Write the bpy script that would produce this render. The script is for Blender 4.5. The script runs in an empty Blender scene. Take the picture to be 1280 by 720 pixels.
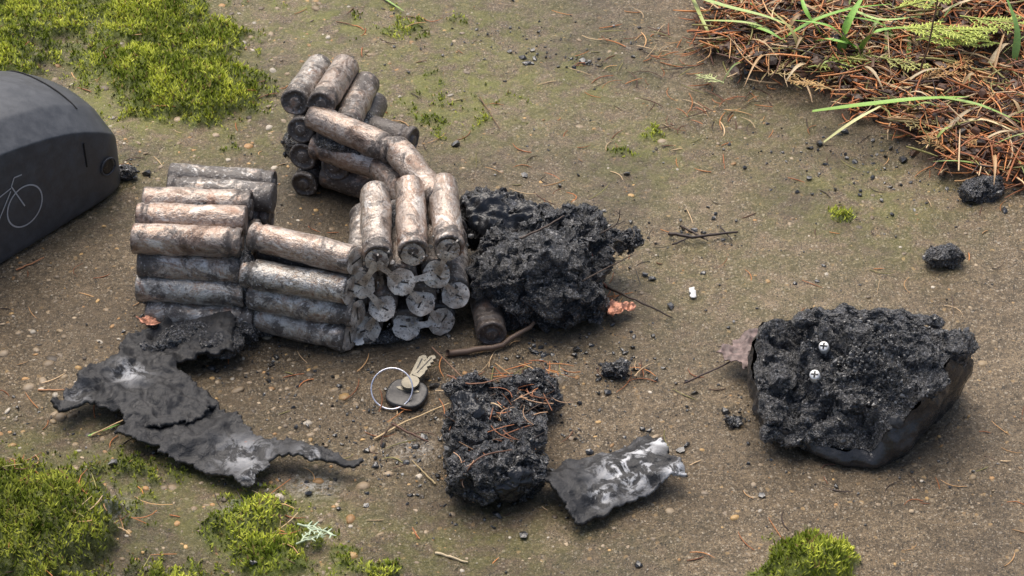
import bpy, bmesh, math, random
import numpy as np
from mathutils import Vector
random.seed(7)
RNG = np.random.default_rng(11)
S = 0.01            # everything below is written in centimetres
TH = math.radians(38.0); DIST = 160.0; FOC = 3280.0
sT, cT = math.sin(TH), math.cos(TH)
CAM = np.array([0.0, -DIST*cT, DIST*sT])

# ---- ground survey: rectifies a measured photo position to ground centimetres (at height z)
def g(u, v, z=0.0):
    b = (360.0-v)/FOC; a = (u-640.0)/FOC
    den = sT-b*cT
    G = np.array([a*DIST*sT/den, DIST*b/den, 0.0])
    return G+(CAM-G)*(z/(DIST*sT))

# ------------------------------------------------------------------ noise
def _h(ix, iy, iz, seed):
    n = (ix*374761393+iy*668265263+iz*1274126177+seed*974711) & 0x7fffffff
    n = ((n ^ (n >> 13))*1274126177) & 0x7fffffff
    n = ((n ^ (n >> 16))*668265263) & 0x7fffffff
    return ((n ^ (n >> 15)) & 0xffff)/65535.0
def vn(p, seed=0):
    p = np.asarray(p, float)
    i = np.floor(p).astype(np.int64); f = p-i; u = f*f*(3-2*f)
    r = 0
    for dx in (0, 1):
        for dy in (0, 1):
            for dz in (0, 1):
                w = (u[:, 0] if dx else 1-u[:, 0])*(u[:, 1] if dy else 1-u[:, 1])*(u[:, 2] if dz else 1-u[:, 2])
                r = r+w*_h(i[:, 0]+dx, i[:, 1]+dy, i[:, 2]+dz, seed)
    return r
def fbm(p, oct=4, seed=0):
    p = np.asarray(p, float); s = 0; a = .5; t = 0
    for o in range(oct):
        s = s+a*vn(p*(2.03**o)+o*17.3, seed+o); t += a; a *= .55
    return s/t
def ridge(p, oct=4, seed=0):
    p = np.asarray(p, float); s = 0; a = .5; t = 0
    for o in range(oct):
        s = s+a*(1-np.abs(2*vn(p*(2.1**o)+o*9.1, seed+o)-1)); t += a; a *= .6
    return s/t
def sm(e0, e1, x):
    t = np.clip((x-e0)/(e1-e0), 0, 1); return t*t*(3-2*t)

# ------------------------------------------------------------------ masks of the ground (cm)
MOSS = [  # u,v, rx,ry (cm), height, strength
    (40, 30, 6, 7, .8, .9), (180, 25, 5, 5, .7, .95), (255, 60, 4.0, 5, .7, .85), (240, 115, 4.8, 3.6, 1.2, 1.35), (185, 90, 4.0, 3.5, .9, 1.2), (130, 75, 3, 3, .6, .8), (205, 15, 3, 3, .8, 1.1), (60, 60, 3, 2, .6, .8),
    (62, 672, 3.8, 4.4, 2.4, 1.45), (5, 645, 3.2, 4.2, 2.0, 1.3), (165, 588, 3.2, 2.2, .5, .76), (310, 655, 2.7, 2.6, .9, 1.05), (340, 695, 3.0, 2.6, .8, 1.0),
    (430, 702, 1.6, 1.2, .4, .9), (480, 715, 1.8, 1.0, .4, .8), (1014, 716, 2.3, 2.1, 1.7, 1.6), (1055, 270, .8, .8, .25, .85), (780, 187, 1.4, 1.0, .2, .62), (815, 165, 1.0, 1.2, .2, .6),
    (290, 187, 1.3, 1.0, .3, .75), (520, 30, 5, 3, .3, .5), (560, 130, 5, 4, .2, .44), (-60, 60, 8, 14, 1, 1), (100, -60, 14, 9, 1, 1.05), (400, -60, 8, 6, .7, .7), (1255, 10, 3.5, 3, .5, .9), (600, 850, 14, 6, .8, .8), (120, 810, 12, 7, 1.5, 1.1)]
TINT = [(560, 110, 9, 8, .95), (420, 20, 8, 6, .95), (700, 90, 7, 6, .8), (470, 150, 5, 4, .7), (800, 190, 5, 6, .75), (1060, 250, 7, 6, .65), (950, 160, 6, 4, .5), (1110, 300, 4, 4, .5), (100, 590, 8, 4, .9), (240, 640, 8, 4, .8),
        (330, 180, 5, 3, .65), (180, 120, 12, 9, 1.0), (80, 30, 12, 9, 1.0), (60, 640, 10, 6, 1.0), (560, 690, 8, 4, .6), (340, 680, 7, 5, .8), (1240, 60, 7, 5, .7), (600, 30, 8, 5, .8), (180, 600, 6, 3, .9), (900, 330, 9, 8, .3)]
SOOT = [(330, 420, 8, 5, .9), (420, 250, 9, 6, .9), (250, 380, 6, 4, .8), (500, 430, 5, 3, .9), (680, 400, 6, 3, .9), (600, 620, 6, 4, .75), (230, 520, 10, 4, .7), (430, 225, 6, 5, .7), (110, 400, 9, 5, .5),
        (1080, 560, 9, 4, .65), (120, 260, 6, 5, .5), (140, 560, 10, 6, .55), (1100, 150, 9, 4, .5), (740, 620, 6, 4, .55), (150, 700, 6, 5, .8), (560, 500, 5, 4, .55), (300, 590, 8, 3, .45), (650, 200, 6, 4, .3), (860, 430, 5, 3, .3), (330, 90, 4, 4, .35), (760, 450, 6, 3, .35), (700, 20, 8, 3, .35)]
ASH = [(392, 607, 1.2, .8, .6), (300, 640, 1.0, .6, .4), (520, 560, 1, .8, .5), (700, 470, .5, .5, .5), (140, 640, 1.2, 1, .4)]
def blobs(x, y, L, k):
    m = np.zeros_like(x)
    for b in L:
        c = g(b[0], b[1]); d = ((x-c[0])/b[2])**2+((y-c[1])/b[3])**2
        m = np.maximum(m, b[k]*np.exp(-d*.9))
    return m
LIT = np.array([g(*q)[:2] for q in [(850, -60), (862, 20), (868, 62), (915, 108), (1000, 118), (1060, 150), (1130, 195), (1190, 232), (1290, 246), (1500, 260), (1500, -60)]])
def inpoly(x, y, P):
    r = np.zeros(x.shape, bool); n = len(P); j = n-1
    for i in range(n):
        xi, yi = P[i]; xj, yj = P[j]
        c = ((yi > y) != (yj > y)) & (x < (xj-xi)*(y-yi)/((yj-yi) if abs(yj-yi) > 1e-9 else 1e-9)+xi)
        r ^= c; j = i
    return r
def pdist(x, y, P):
    d = np.full(x.shape, 1e9); n = len(P)
    for i in range(n):
        a = P[i]; b = P[(i+1) % n]; ab = b-a; L = ab@ab
        t = np.clip(((x-a[0])*ab[0]+(y-a[1])*ab[1])/L, 0, 1)
        d = np.minimum(d, np.hypot(x-a[0]-t*ab[0], y-a[1]-t*ab[1]))
    return d
def mossmask(x, y):
    p = np.stack([x, y, 0*x], 1)
    b = blobs(x, y, MOSS, 5)
    n = fbm(p*.55, 4, 5)*.5+fbm(p*1.9, 3, 8)*.5
    return np.clip(b*1.45+(n-.5)*2.6*(b < 1.5)-.5, 0, 1)*(b > .12)
def litmask(x, y):
    p = np.stack([x, y, 0*x], 1)
    ins = inpoly(x, y, LIT); d = pdist(x, y, LIT); sd = np.where(ins, d, -d)+(fbm(p*.5, 3, 21)-.5)*3
    gap = g(1262, 85); hole = np.exp(-(((x-gap[0])/4)**2+((y-gap[1])/2.0)**2))
    return sm(-.3, 2.2, sd)*(1-.95*hole)
def mossheight(x, y):
    m = mossmask(x, y); hgt = np.zeros_like(x)
    for b in MOSS:
        c = g(b[0], b[1]); d = ((x-c[0])/b[2])**2+((y-c[1])/b[3])**2
        hgt = np.maximum(hgt, b[4]*np.exp(-d*1.0))
    return sm(.05, .8, m)*hgt
def H(x, y):
    x = np.atleast_1d(np.asarray(x, float)); y = np.atleast_1d(np.asarray(y, float))
    p = np.stack([x, y, 0*x], 1)
    h = (fbm(p*.12, 3, 1)-.5)*.7+(fbm(p*.9, 3, 2)-.5)*.28+(fbm(p*3.2, 2, 3)-.5)*.17
    h = h+mossheight(x, y)+litmask(x, y)*(.35+.9*fbm(p*.35, 2, 4))
    return h
def H1(x, y): return float(H(x, y)[0])

# ------------------------------------------------------------------ mesh helpers
def mesh_obj(name, V, F, mat, parent=None, smooth=True, col=None, attr=None):
    V = np.asarray(V, float)*S
    me = bpy.data.meshes.new(name)
    if isinstance(F, np.ndarray):
        n, k = F.shape
        me.vertices.add(len(V)); me.vertices.foreach_set('co', V.astype(np.float32).ravel())
        me.loops.add(n*k); me.loops.foreach_set('vertex_index', F.astype(np.int32).ravel())
        me.polygons.add(n); me.polygons.foreach_set('loop_start', (np.arange(n)*k).astype(np.int32))
        try: me.polygons.foreach_set('loop_total', np.full(n, k, np.int32))
        except Exception: pass
        me.update(calc_edges=True); me.validate()
    else:
        me.from_pydata(V.tolist(), [], F); me.update()
    me.polygons.foreach_set('use_smooth', [bool(smooth)]*len(me.polygons))
    if col is not None:
        c = np.ones((len(V), 4), np.float32); c[:, :col.shape[1]] = col
        a = me.color_attributes.new('Col', 'FLOAT_COLOR', 'POINT'); a.data.foreach_set('color', c.ravel())
    if attr is not None:
        a = me.attributes.new('loc', 'FLOAT_VECTOR', 'POINT'); a.data.foreach_set('vector', np.asarray(attr, np.float32).ravel())
    me.materials.append(mat)
    ob = bpy.data.objects.new(name, me); bpy.context.scene.collection.objects.link(ob)
    if parent: ob.parent = parent
    return ob
def empty(name):
    e = bpy.data.objects.new(name, None); e.empty_display_size = .02
    bpy.context.scene.collection.objects.link(e); return e
class Acc:
    def __init__(s): s.V = []; s.F = []; s.C = []; s.n = 0
    def add(s, V, F, C):
        V = np.asarray(V, float).reshape(-1, 3); s.V.append(V); s.F.append(np.asarray(F)+s.n)
        C = np.asarray(C, float)
        if C.ndim == 1: C = np.tile(C, (len(V), 1))
        s.C.append(C); s.n += len(V)
    def obj(s, name, mat, parent=None, smooth=True):
        return mesh_obj(name, np.concatenate(s.V), np.concatenate(s.F), mat, parent, smooth, np.concatenate(s.C))
def unit(v): return v/np.maximum(np.linalg.norm(v, axis=-1, keepdims=True), 1e-9)
def tubes(P, R, m=3, flat=1.0):
    P = np.asarray(P, float); n, k, _ = P.shape
    R = np.broadcast_to(R, (n, k))
    T = unit(np.gradient(P, axis=1)); ref = np.array([.13, .21, .97])
    A = unit(np.cross(T, ref)); B = np.cross(T, A)
    an = np.arange(m)/m*2*np.pi
    V = P[:, :, None, :]+R[:, :, None, None]*(np.cos(an)[None, None, :, None]*A[:, :, None, :]+flat*np.sin(an)[None, None, :, None]*B[:, :, None, :])
    idx = np.arange(n*k*m).reshape(n, k, m)
    a = idx[:, :-1, :]; b = np.roll(idx, -1, 2)[:, :-1, :]; c = np.roll(idx, -1, 2)[:, 1:, :]; d = idx[:, 1:, :]
    return V.reshape(-1, 3), np.stack([a, b, c, d], -1).reshape(-1, 4)
def ribbons(P, W, side=None, fold=.25):
    P = np.asarray(P, float); n, k, _ = P.shape; W = np.broadcast_to(W, (n, k))
    T = unit(np.gradient(P, axis=1))
    A = unit(np.cross(T, np.array([.1, .15, 1.]))) if side is None else np.broadcast_to(side, P.shape)
    B = np.cross(A, T)
    V = np.stack([P-A*W[..., None]*.5+B*W[..., None]*fold, P, P+A*W[..., None]*.5+B*W[..., None]*fold], 2)
    idx = np.arange(n*k*3).reshape(n, k, 3); q = []
    for j in (0, 1):
        q.append(np.stack([idx[:, :-1, j], idx[:, :-1, j+1], idx[:, 1:, j+1], idx[:, 1:, j]], -1).reshape(-1, 4))
    return V.reshape(-1, 3), np.concatenate(q)
def smoothpath(pts, k=14):
    pts = np.asarray(pts, float); n = len(pts); t = np.linspace(0, n-1, k); out = []
    for tt in t:
        i = min(int(tt), n-2); f = tt-i
        p0 = pts[max(i-1, 0)]; p1 = pts[i]; p2 = pts[i+1]; p3 = pts[min(i+2, n-1)]
        out.append(.5*((2*p1)+(-p0+p2)*f+(2*p0-5*p1+4*p2-p3)*f*f+(-p0+3*p1-3*p2+p3)*f**3))
    return np.array(out)
def ico(sub):
    bm = bmesh.new(); bmesh.ops.create_icosphere(bm, subdivisions=sub, radius=1)
    bm.verts.ensure_lookup_table()
    V = np.array([v.co[:] for v in bm.verts]); F = np.array([[v.index for v in f.verts] for f in bm.faces]); bm.free()
    return V, F
ICO = {k: ico(k) for k in (1, 2, 5, 6)}
def randrot(n):
    q = unit(RNG.normal(size=(n, 4))); w, x, y, z = q.T
    return np.stack([np.stack([1-2*(y*y+z*z), 2*(x*y-z*w), 2*(x*z+y*w)], -1), np.stack([2*(x*y+z*w), 1-2*(x*x+z*z), 2*(y*z-x*w)], -1), np.stack([2*(x*z-y*w), 2*(y*z+x*w), 1-2*(x*x+y*y)], -1)], 1)
def crumbs(C, size, sub=1, flat=.7, jit=.25):
    V0, F0 = ICO[sub]; n = len(C); m = len(V0)
    V = V0[None]*(1+RNG.uniform(-jit, jit, (n, m, 1)))*np.stack([RNG.uniform(.7, 1.4, n), RNG.uniform(.7, 1.1, n), RNG.uniform(.5, 1, n)], -1)[:, None, :]
    V = np.einsum('nij,nmj->nmi', randrot(n), V); V[..., 2] *= flat
    V = V*size[:, None, None]+C[:, None, :]
    return V.reshape(-1, 3), (F0[None]+(np.arange(n)*m)[:, None, None]).reshape(-1, 3)

# ------------------------------------------------------------------ materials
class M:
    def __init__(s, name, rough=.6, metal=0.0, spec=.5, coat=0, coatr=.2):
        s.m = bpy.data.materials.new(name); s.m.use_nodes = True; s.t = s.m.node_tree
        s.b = s.t.nodes['Principled BSDF']; s.b.inputs['Roughness'].default_value = rough
        s.b.inputs['Metallic'].default_value = metal; s.b.inputs['Specular IOR Level'].default_value = spec
        s.b.inputs['Coat Weight'].default_value = coat; s.b.inputs['Coat Roughness'].default_value = coatr
        tc = s.t.nodes.new('ShaderNodeTexCoord'); mp = s.t.nodes.new('ShaderNodeMapping')
        mp.inputs['Scale'].default_value = (100, 100, 100); s.L(tc.outputs['Object'], mp.inputs['Vector']); s.co = mp.outputs[0]
    def L(s, a, b): s.t.links.new(a, b)
    def setin(s, sock, v):
        if isinstance(v, bpy.types.NodeSocket): s.L(v, sock)
        else:
            if hasattr(sock.default_value, '__len__') and len(sock.default_value) == 4 and len(v) == 3: v = (*v, 1)
            sock.default_value = v
    def noise(s, scale, detail=5, rough=.6, co=None, dist=0):
        n = s.t.nodes.new('ShaderNodeTexNoise'); n.inputs['Scale'].default_value = scale; n.inputs['Detail'].default_value = detail
        n.inputs['Roughness'].default_value = rough; n.inputs['Distortion'].default_value = dist; s.L(co or s.co, n.inputs['Vector']); return n.outputs['Fac']
    def vor(s, scale, feature='F1', co=None):
        n = s.t.nodes.new('ShaderNodeTexVoronoi'); n.feature = feature; n.inputs['Scale'].default_value = scale; s.L(co or s.co, n.inputs['Vector']); return n
    def ramp(s, v, stops):
        n = s.t.nodes.new('ShaderNodeValToRGB'); e = n.color_ramp.elements
        while len(e) > 2: e.remove(e[-1])
        while len(e) < len(stops): e.new(.5)
        for i, (p, c) in enumerate(stops):
            e[i].position = p; e[i].color = (c, c, c, 1) if isinstance(c, (int, float)) else (*c, 1)
        s.L(v, n.inputs[0]); return n.outputs[0]
    def mix(s, f, a, b, mode='MIX'):
        n = s.t.nodes.new('ShaderNodeMix'); n.data_type = 'RGBA'; n.blend_type = mode
        s.setin(n.inputs[0], f); s.setin(n.inputs[6], a); s.setin(n.inputs[7], b); return n.outputs[2]
    def math(s, op, a, b=0.0, c=None, clamp=False):
        n = s.t.nodes.new('ShaderNodeMath'); n.operation = op; n.use_clamp = clamp
        s.setin(n.inputs[0], a); s.setin(n.inputs[1], b)
        if c is not None: s.setin(n.inputs[2], c)
        return n.outputs[0]
    def attr(s, name, out='Color'):
        n = s.t.nodes.new('ShaderNodeAttribute'); n.attribute_name = name; return n.outputs[out]
    def sep(s, c):
        n = s.t.nodes.new('ShaderNodeSeparateColor'); s.L(c, n.inputs[0]); return n.outputs
    def bump(s, h, dist, strength=1.0, prev=None):
        n = s.t.nodes.new('ShaderNodeBump'); n.inputs['Strength'].default_value = strength; n.inputs['Distance'].default_value = dist*S
        s.L(h, n.inputs['Height'])
        if prev is not None: s.L(prev, n.inputs['Normal'])
        return n.outputs[0]
    def fin(s, col=None, rough=None, normal=None, metal=None):
        if col is not None: s.setin(s.b.inputs['Base Color'], col)
        if rough is not None: s.setin(s.b.inputs['Roughness'], rough)
        if metal is not None: s.setin(s.b.inputs['Metallic'], metal)
        if normal is not None: s.L(normal, s.b.inputs['Normal']); s.L(normal, s.b.inputs['Coat Normal'])
        return s.m

def mat_ground():
    m = M('mossy_concrete', .8, 0, .6)
    a = m.attr('Col'); r, gg, bl = m.sep(a)[:3]
    lit = m.attr('Col', 'Alpha')
    big = m.noise(.09, 2, .6); mid = m.noise(.6, 4, .7); fine = m.noise(4.0, 4, .8); grit = m.noise(13, 1, .7)
    c = m.ramp(big, [(.3, (.160, .112, .060)), (.5, (.22, .158, .090)), (.7, (.28, .208, .125))])
    c = m.mix(m.ramp(mid, [(.38, 0), (.60, .85)]), c, (.095, .068, .038))
    c = m.mix(m.ramp(fine, [(.45, 0), (.66, .8)]), c, (.44, .33, .20))
    c = m.mix(m.ramp(grit, [(.36, .9), (.5, 0)]), c, (.04, .03, .02))
    nz = m.t.nodes.new('ShaderNodeTexNoise'); nz.inputs['Scale'].default_value = 4; nz.inputs['Detail'].default_value = 1; m.L(m.co, nz.inputs['Vector'])
    sc2 = m.t.nodes.new('ShaderNodeVectorMath'); sc2.operation = 'SCALE'; sc2.inputs['Scale'].default_value = .22; m.L(nz.outputs['Color'], sc2.inputs[0])
    mpn = m.t.nodes.new('ShaderNodeVectorMath'); mpn.operation = 'ADD'; m.L(m.co, mpn.inputs[0]); m.L(sc2.outputs[0], mpn.inputs[1])
    for sc, th, pick, colr in ((1.6, .20, .74, (.60, .40, .19)), (3.3, .27, .64, (.54, .45, .33)), (3.9, .25, .62, (.045, .036, .025)), (7.0, .3, .58, (.62, .52, .38))):
        v = m.vor(sc, co=mpn.outputs[0]); rc = m.sep(v.outputs['Color'])
        near = m.ramp(v.outputs['Distance'], [(th*.8, 1), (th*1.15, 0)])
        sel = m.math('GREATER_THAN', rc[0], pick)
        f = m.math('MULTIPLY', m.math('MULTIPLY', near, sel), .85)
        c = m.mix(f, c, m.mix(rc[1], colr, tuple(x*.55 for x in colr)))
    tint = m.math('MULTIPLY', bl, m.ramp(mid, [(.38, 0), (.58, 1)]))
    c = m.mix(m.math('MULTIPLY', tint, .8, clamp=True), c, m.mix(fine, (.12, .125, .022), (.32, .33, .06)))
    c = m.mix(m.ramp(r, [(.05, 0), (.5, 1)]), c, m.mix(mid, (.07, .09, .012), (.22, .26, .03)))
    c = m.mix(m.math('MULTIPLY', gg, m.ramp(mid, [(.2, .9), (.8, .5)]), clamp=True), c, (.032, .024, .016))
    c = m.mix(m.ramp(lit, [(0, 0), (.6, 1)]), c, m.mix(fine, (.02, .013, .008), (.14, .075, .04)))
    ash = m.attr('ash', 'Fac')
    c = m.mix(m.math('MULTIPLY', ash, m.ramp(fine, [(.42, 0), (.6, 1)])), c, (.7, .7, .68))
    hgt = m.math('ADD', m.math('MULTIPLY', mid, .8), fine)
    rg = m.ramp(big, [(.35, .26), (.65, .48)])
    return m.fin(c, rg, m.bump(hgt, .2, 1))
def mat_col(name, rough=.6, spec=.4, bs=6, bd=.03, metal=0, var=.35, coat=0):
    m = M(name, rough, metal, spec, coat); a = m.attr('Col')
    if bd == 0: return m.fin(a)
    n = m.noise(bs, 2, .7)
    c = m.mix(m.ramp(n, [(.3, var), (.65, 0)]), a, m.mix(1.0, a, (.35, .33, .3), 'MULTIPLY'))
    return m.fin(c, None, m.bump(n, bd, .7))
def mat_char():
    m = M('charred_melted_plastic', .35, 0, .9, 1.0, .12)
    n = m.noise(2.0, 4, .75, dist=.9); f = m.noise(7, 3, .8)
    c = m.ramp(n, [(.3, (.004, .004, .005)), (.50, (.016, .016, .018)), (.68, (.07, .07, .076))])
    c = m.mix(m.ramp(f, [(.56, 0), (.64, .9)]), c, (.38, .38, .40))
    c = m.mix(m.ramp(n, [(.66, 0), (.8, .4)]), c, (.13, .11, .09))
    h = m.math('ADD', m.math('MULTIPLY', n, 1.0), m.math('MULTIPLY', f, .5))
    return m.fin(c, m.ramp(f, [(.35, .18), (.7, .5)]), m.bump(h, .42, 1.0))
def mat_sheet():
    m = M('burnt_plastic_sheet', .55, 0, .5, .08, .3)
    n = m.noise(.9, 5, .7, dist=.5); f = m.noise(9, 3, .75)
    c = m.ramp(n, [(.3, (.009, .009, .010)), (.55, (.022, .022, .024)), (.75, (.055, .055, .058))])
    c = m.mix(m.ramp(f, [(.6, 0), (.75, .35)]), c, (.16, .16, .165))
    a = m.sep(m.attr('Col'))[0]
    ashm = m.math('MULTIPLY', a, m.ramp(n, [(.47, 0), (.55, 1)]), clamp=True)
    c = m.mix(ashm, c, m.mix(f, (.34, .345, .355), (.85, .86, .89)))
    h = m.math('ADD', n, m.math('MULTIPLY', f, .3))
    return m.fin(c, m.ramp(n, [(.3, .4), (.7, .75)]), m.bump(h, .2, .8))
def mat_shell(name='scorched_case_plastic', base=(.03, .031, .033), rough=.42, wear=.5, bd=.06):
    m = M(name, rough, 0, .5)
    n = m.noise(1.2, 4, .65); f = m.noise(14, 2, .7)
    c = m.mix(m.ramp(n, [(.4, 0), (.7, wear)]), base, tuple(min(1, x*2.2+.01) for x in base))
    c = m.mix(m.ramp(f, [(.66, 0), (.78, wear)]), c, (.16, .15, .14))
    return m.fin(c, m.ramp(n, [(.35, rough), (.7, rough+.2)]), m.bump(m.math('ADD', n, m.math('MULTIPLY', f, .12)), bd, .5))
def mat_cell():
    m = M('burnt_cell_steel', .4, .6, .6)
    oi = m.t.nodes.new('ShaderNodeObjectInfo'); oc = m.sep(oi.outputs['Color'])
    loc = m.attr('loc', 'Vector'); mp = m.t.nodes.new('ShaderNodeMapping'); mp.inputs['Scale'].default_value = (.5, 1.0, 1.0); m.L(loc, mp.inputs['Vector'])
    ax = m.sep(m.attr('Col'))[0]
    st = m.noise(.8, 4, .65, mp.outputs[0], .6); n = m.noise(.7, 5, .72, loc, .5); f = m.noise(4.5, 3, .75, loc)
    brown = m.ramp(st, [(.28, (.09, .055, .04)), (.40, (.27, .18, .135)), (.50, (.46, .37, .31)), (.57, (.36, .25, .19)), (.66, (.64, .57, .51))])
    silv = m.ramp(st, [(.28, (.09, .08, .067)), (.40, (.34, .315, .28)), (.50, (.60, .58, .54)), (.57, (.38, .32, .26)), (.66, (.84, .83, .80))])
    c = m.mix(oc[0], silv, brown)
    c = m.mix(m.ramp(n, [(.36, .75), (.44, 0)]), c, m.mix(f, (.20, .11, .07), (.38, .25, .19)))
    endd = m.ramp(ax, [(.0, .9), (.12, .2), (.5, 0), (.78, .1), (.90, 1)])
    sootm = m.math('ADD', n, m.math('MULTIPLY', m.math('SUBTRACT', oc[1], .5), .4))
    sootm = m.math('ADD', sootm, m.math('MULTIPLY', endd, .14))
    sm_ = m.ramp(sootm, [(.465, 0), (.56, 1)])
    c = m.mix(m.math('MULTIPLY', sm_, .88), c, m.mix(f, (.012, .011, .010), (.11, .09, .08)))
    c = m.mix(m.ramp(f, [(.58, 0), (.67, .6)]), c, m.mix(oc[2], (.28, .22, .18), (.88, .86, .82)))
    c = m.mix(m.ramp(f, [(.34, .6), (.42, 0)]), c, (.07, .05, .04))
    h = m.math('ADD', n, m.math('MULTIPLY', f, .5))
    return m.fin(c, m.ramp(f, [(.3, .36), (.7, .58)]), m.bump(h, .15, .9), m.math('SUBTRACT', .62, m.math('MULTIPLY', sm_, .58)))
def mat_nickel():
    m = M('tarnished_nickel_strip', .4, .4, .5)
    n = m.noise(1.5, 4, .7); f = m.noise(6, 3, .7)
    c = m.ramp(n, [(.3, (.20, .15, .11)), (.44, (.48, .41, .34)), (.54, (.70, .63, .55)), (.7, (.82, .77, .70))])
    c = m.mix(m.ramp(f, [(.53, 0), (.63, .8)]), c, (.07, .053, .04))
    return m.fin(c, m.ramp(f, [(.3, .36), (.7, .6)]), m.bump(f, .05, .7))
MG = mat_ground(); MCH = mat_char(); MSH = mat_sheet(); MSHELL = mat_shell(); MCELL = mat_cell(); MNI = mat_nickel()
MMOSS = mat_col('moss_leaf', .7, .25, bd=0); MNEED = mat_col('dry_needle', .5, .45, bd=0); MGRASS = mat_col('grass_blade', .45, .4, bd=.01, var=.25)
MSTONE = mat_col('aggregate_stone', .5, .5, bs=9, bd=.04); MCRUMB = mat_col('char_crumb', .3, .8, bs=9, bd=.05, coat=.6)
def mat_plain(name, c, rough=.4, metal=0.0, var=.4, sc=5):
    m = M(name, rough, metal); n = m.noise(sc, 3, .7)
    return m.fin(m.mix(m.ramp(n, [(.35, var), (.65, 0)]), c, tuple(x*.35 for x in c)), m.ramp(n, [(.3, rough), (.7, min(1, rough+.25))]), m.bump(n, .02, .5))

# ------------------------------------------------------------------ ground sheet
def axis(a, b, step, far):
    core = np.arange(a, b+1e-6, step); o = []; d = step; x = b
    while x < far: d *= 1.35; x += d; o.append(x)
    i = []; d = step; x = a
    while x > -far: d *= 1.35; x -= d; i.append(x)
    return np.concatenate([i[::-1], core, o])
xs = axis(-42, 44, .19, 6000); ys = axis(-31, 41, .19, 6000)
XX, YY = np.meshgrid(xs, ys); x = XX.ravel(); y = YY.ravel()
z = H(x, y)
nx, ny = len(xs), len(ys); idx = np.arange(nx*ny).reshape(ny, nx)
F = np.stack([idx[:-1, :-1], idx[:-1, 1:], idx[1:, 1:], idx[1:, :-1]], -1).reshape(-1, 4)
mm = mossmask(x, y); damp = sm(.50, .68, fbm(np.stack([x, y, 0*x], 1)*.16, 4, 55))*.5
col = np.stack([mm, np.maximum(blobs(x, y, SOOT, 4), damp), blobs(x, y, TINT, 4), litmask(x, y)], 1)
gr = mesh_obj('ground', np.stack([x, y, z], 1), F, MG, None, True, col)
aa = gr.data.attributes.new('ash', 'FLOAT', 'POINT'); aa.data.foreach_set('value', blobs(x, y, ASH, 4).astype(np.float32))

# ------------------------------------------------------------------ moss
def rect(n, x0=-42, x1=44, y0=-31, y1=41): return RNG.uniform(x0, x1, n), RNG.uniform(y0, y1, n)
x, y = rect(520000); mk = mossmask(x, y); keep = (mk > .15) & (RNG.random(len(x)) < np.clip(mk*1.3, .12, 1)); x = x[keep]; y = y[keep]; mk = mk[keep]
n = len(x); z = H(x, y); base = np.stack([x, y, z-.04], 1)
ln = RNG.uniform(.18, .5, n)*(.55+.6*mk); an = RNG.uniform(0, 2*np.pi, n); lean = RNG.uniform(.2, 1.3, n)
d = np.stack([np.cos(an)*lean, np.sin(an)*lean, np.ones(n)], 1); d = unit(d)*ln[:, None]
a2 = an+np.pi/2+RNG.normal(0, .5, n); w = RNG.uniform(.035, .065, n); sd = np.stack([np.cos(a2), np.sin(a2), 0*a2], 1)*w[:, None]
V = np.stack([base-sd*.6, base+sd*.6, base+d*.55+sd, base+d, base+d*.55-sd], 1)
nz = fbm(np.stack([x, y, 0*x], 1)*.8, 4, 33); pa = np.clip((nz-.38)*4.2, 0, 1)[:, None]
tip = (1-pa)*np.array([.26, .33, .03])+pa*np.array([.82, .88, .13]); tip = tip*RNG.uniform(.6, 1.2, (n, 1))
dead = (RNG.random(n) < .06)[:, None]; tip = np.where(dead, np.array([.40, .28, .10]), tip)
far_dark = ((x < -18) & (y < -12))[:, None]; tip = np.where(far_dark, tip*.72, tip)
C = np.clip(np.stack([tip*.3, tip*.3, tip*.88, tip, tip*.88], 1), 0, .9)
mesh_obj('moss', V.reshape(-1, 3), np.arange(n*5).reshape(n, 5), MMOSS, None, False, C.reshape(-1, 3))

# ------------------------------------------------------------------ gravel
x, y = rect(19000); dens = .28+1.0*np.exp(-((x+20)/17)**2)+.25*(y < -8); k = (RNG.random(len(x)) < dens*.55) & (mossmask(x, y) < .3) & (litmask(x, y) < .3); x = x[k]; y = y[k]; n = len(x)
sz = (RNG.lognormal(-2.5, .6, n)*np.where(x < -8, 1.25, .9)).clip(.03, .42); z = H(x, y)-sz*.22
V, F = crumbs(np.stack([x, y, z], 1), sz, 2, .5, .09)
pal = np.array([[.66, .42, .17], [.56, .32, .13], [.60, .46, .30], [.44, .34, .23], [.28, .22, .15], [.13, .10, .07], [.68, .60, .48], [.42, .31, .18], [.35, .26, .16], [.30, .22, .13]])
C = pal[RNG.integers(0, len(pal), n)]*RNG.uniform(.5, .95, (n, 1)); C = np.repeat(C, len(ICO[2][0]), 0)
mesh_obj('gravel', V, F, MSTONE, None, True, C)

# ------------------------------------------------------------------ char crumbs scattered
cl = [(200, 550, 9, 3, 180), (600, 600, 6, 4, 260), (700, 440, 6, 3, 260), (300, 430, 6, 3, 180), (240, 420, 3, 1.5, 160), (500, 540, 6, 4, 200), (760, 520, 5, 4, 90), (560, 250, 10, 8, 120), (1080, 200, 9, 4, 260), (990, 500, 5, 3, 60), (1060, 590, 9, 2.5, 60),
      (870, 290, 3, 1.5, 40), (650, 40, 10, 4, 120), (160, 215, 2, 1.5, 60), (640, 360, 26, 20, 600), (880, 350, 8, 5, 60), (770, 463, 1.4, .9, 80), (915, 525, .8, .6, 25), (725, 545, .8, .5, 20), (690, 65, 5, 3, 80), (730, 75, 1.4, .6, 35), (940, 105, 1.5, 1, 40), (1150, 185, 3, 1.5, 60), (1220, 240, 2, 1, 80)]
P = []
for u, v, rx, ry, k in cl:
    c = g(u, v); q = np.stack([c[0]+RNG.normal(0, rx*.6, k), c[1]+RNG.normal(0, ry*.6, k)], 1); P.append(q)
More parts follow.
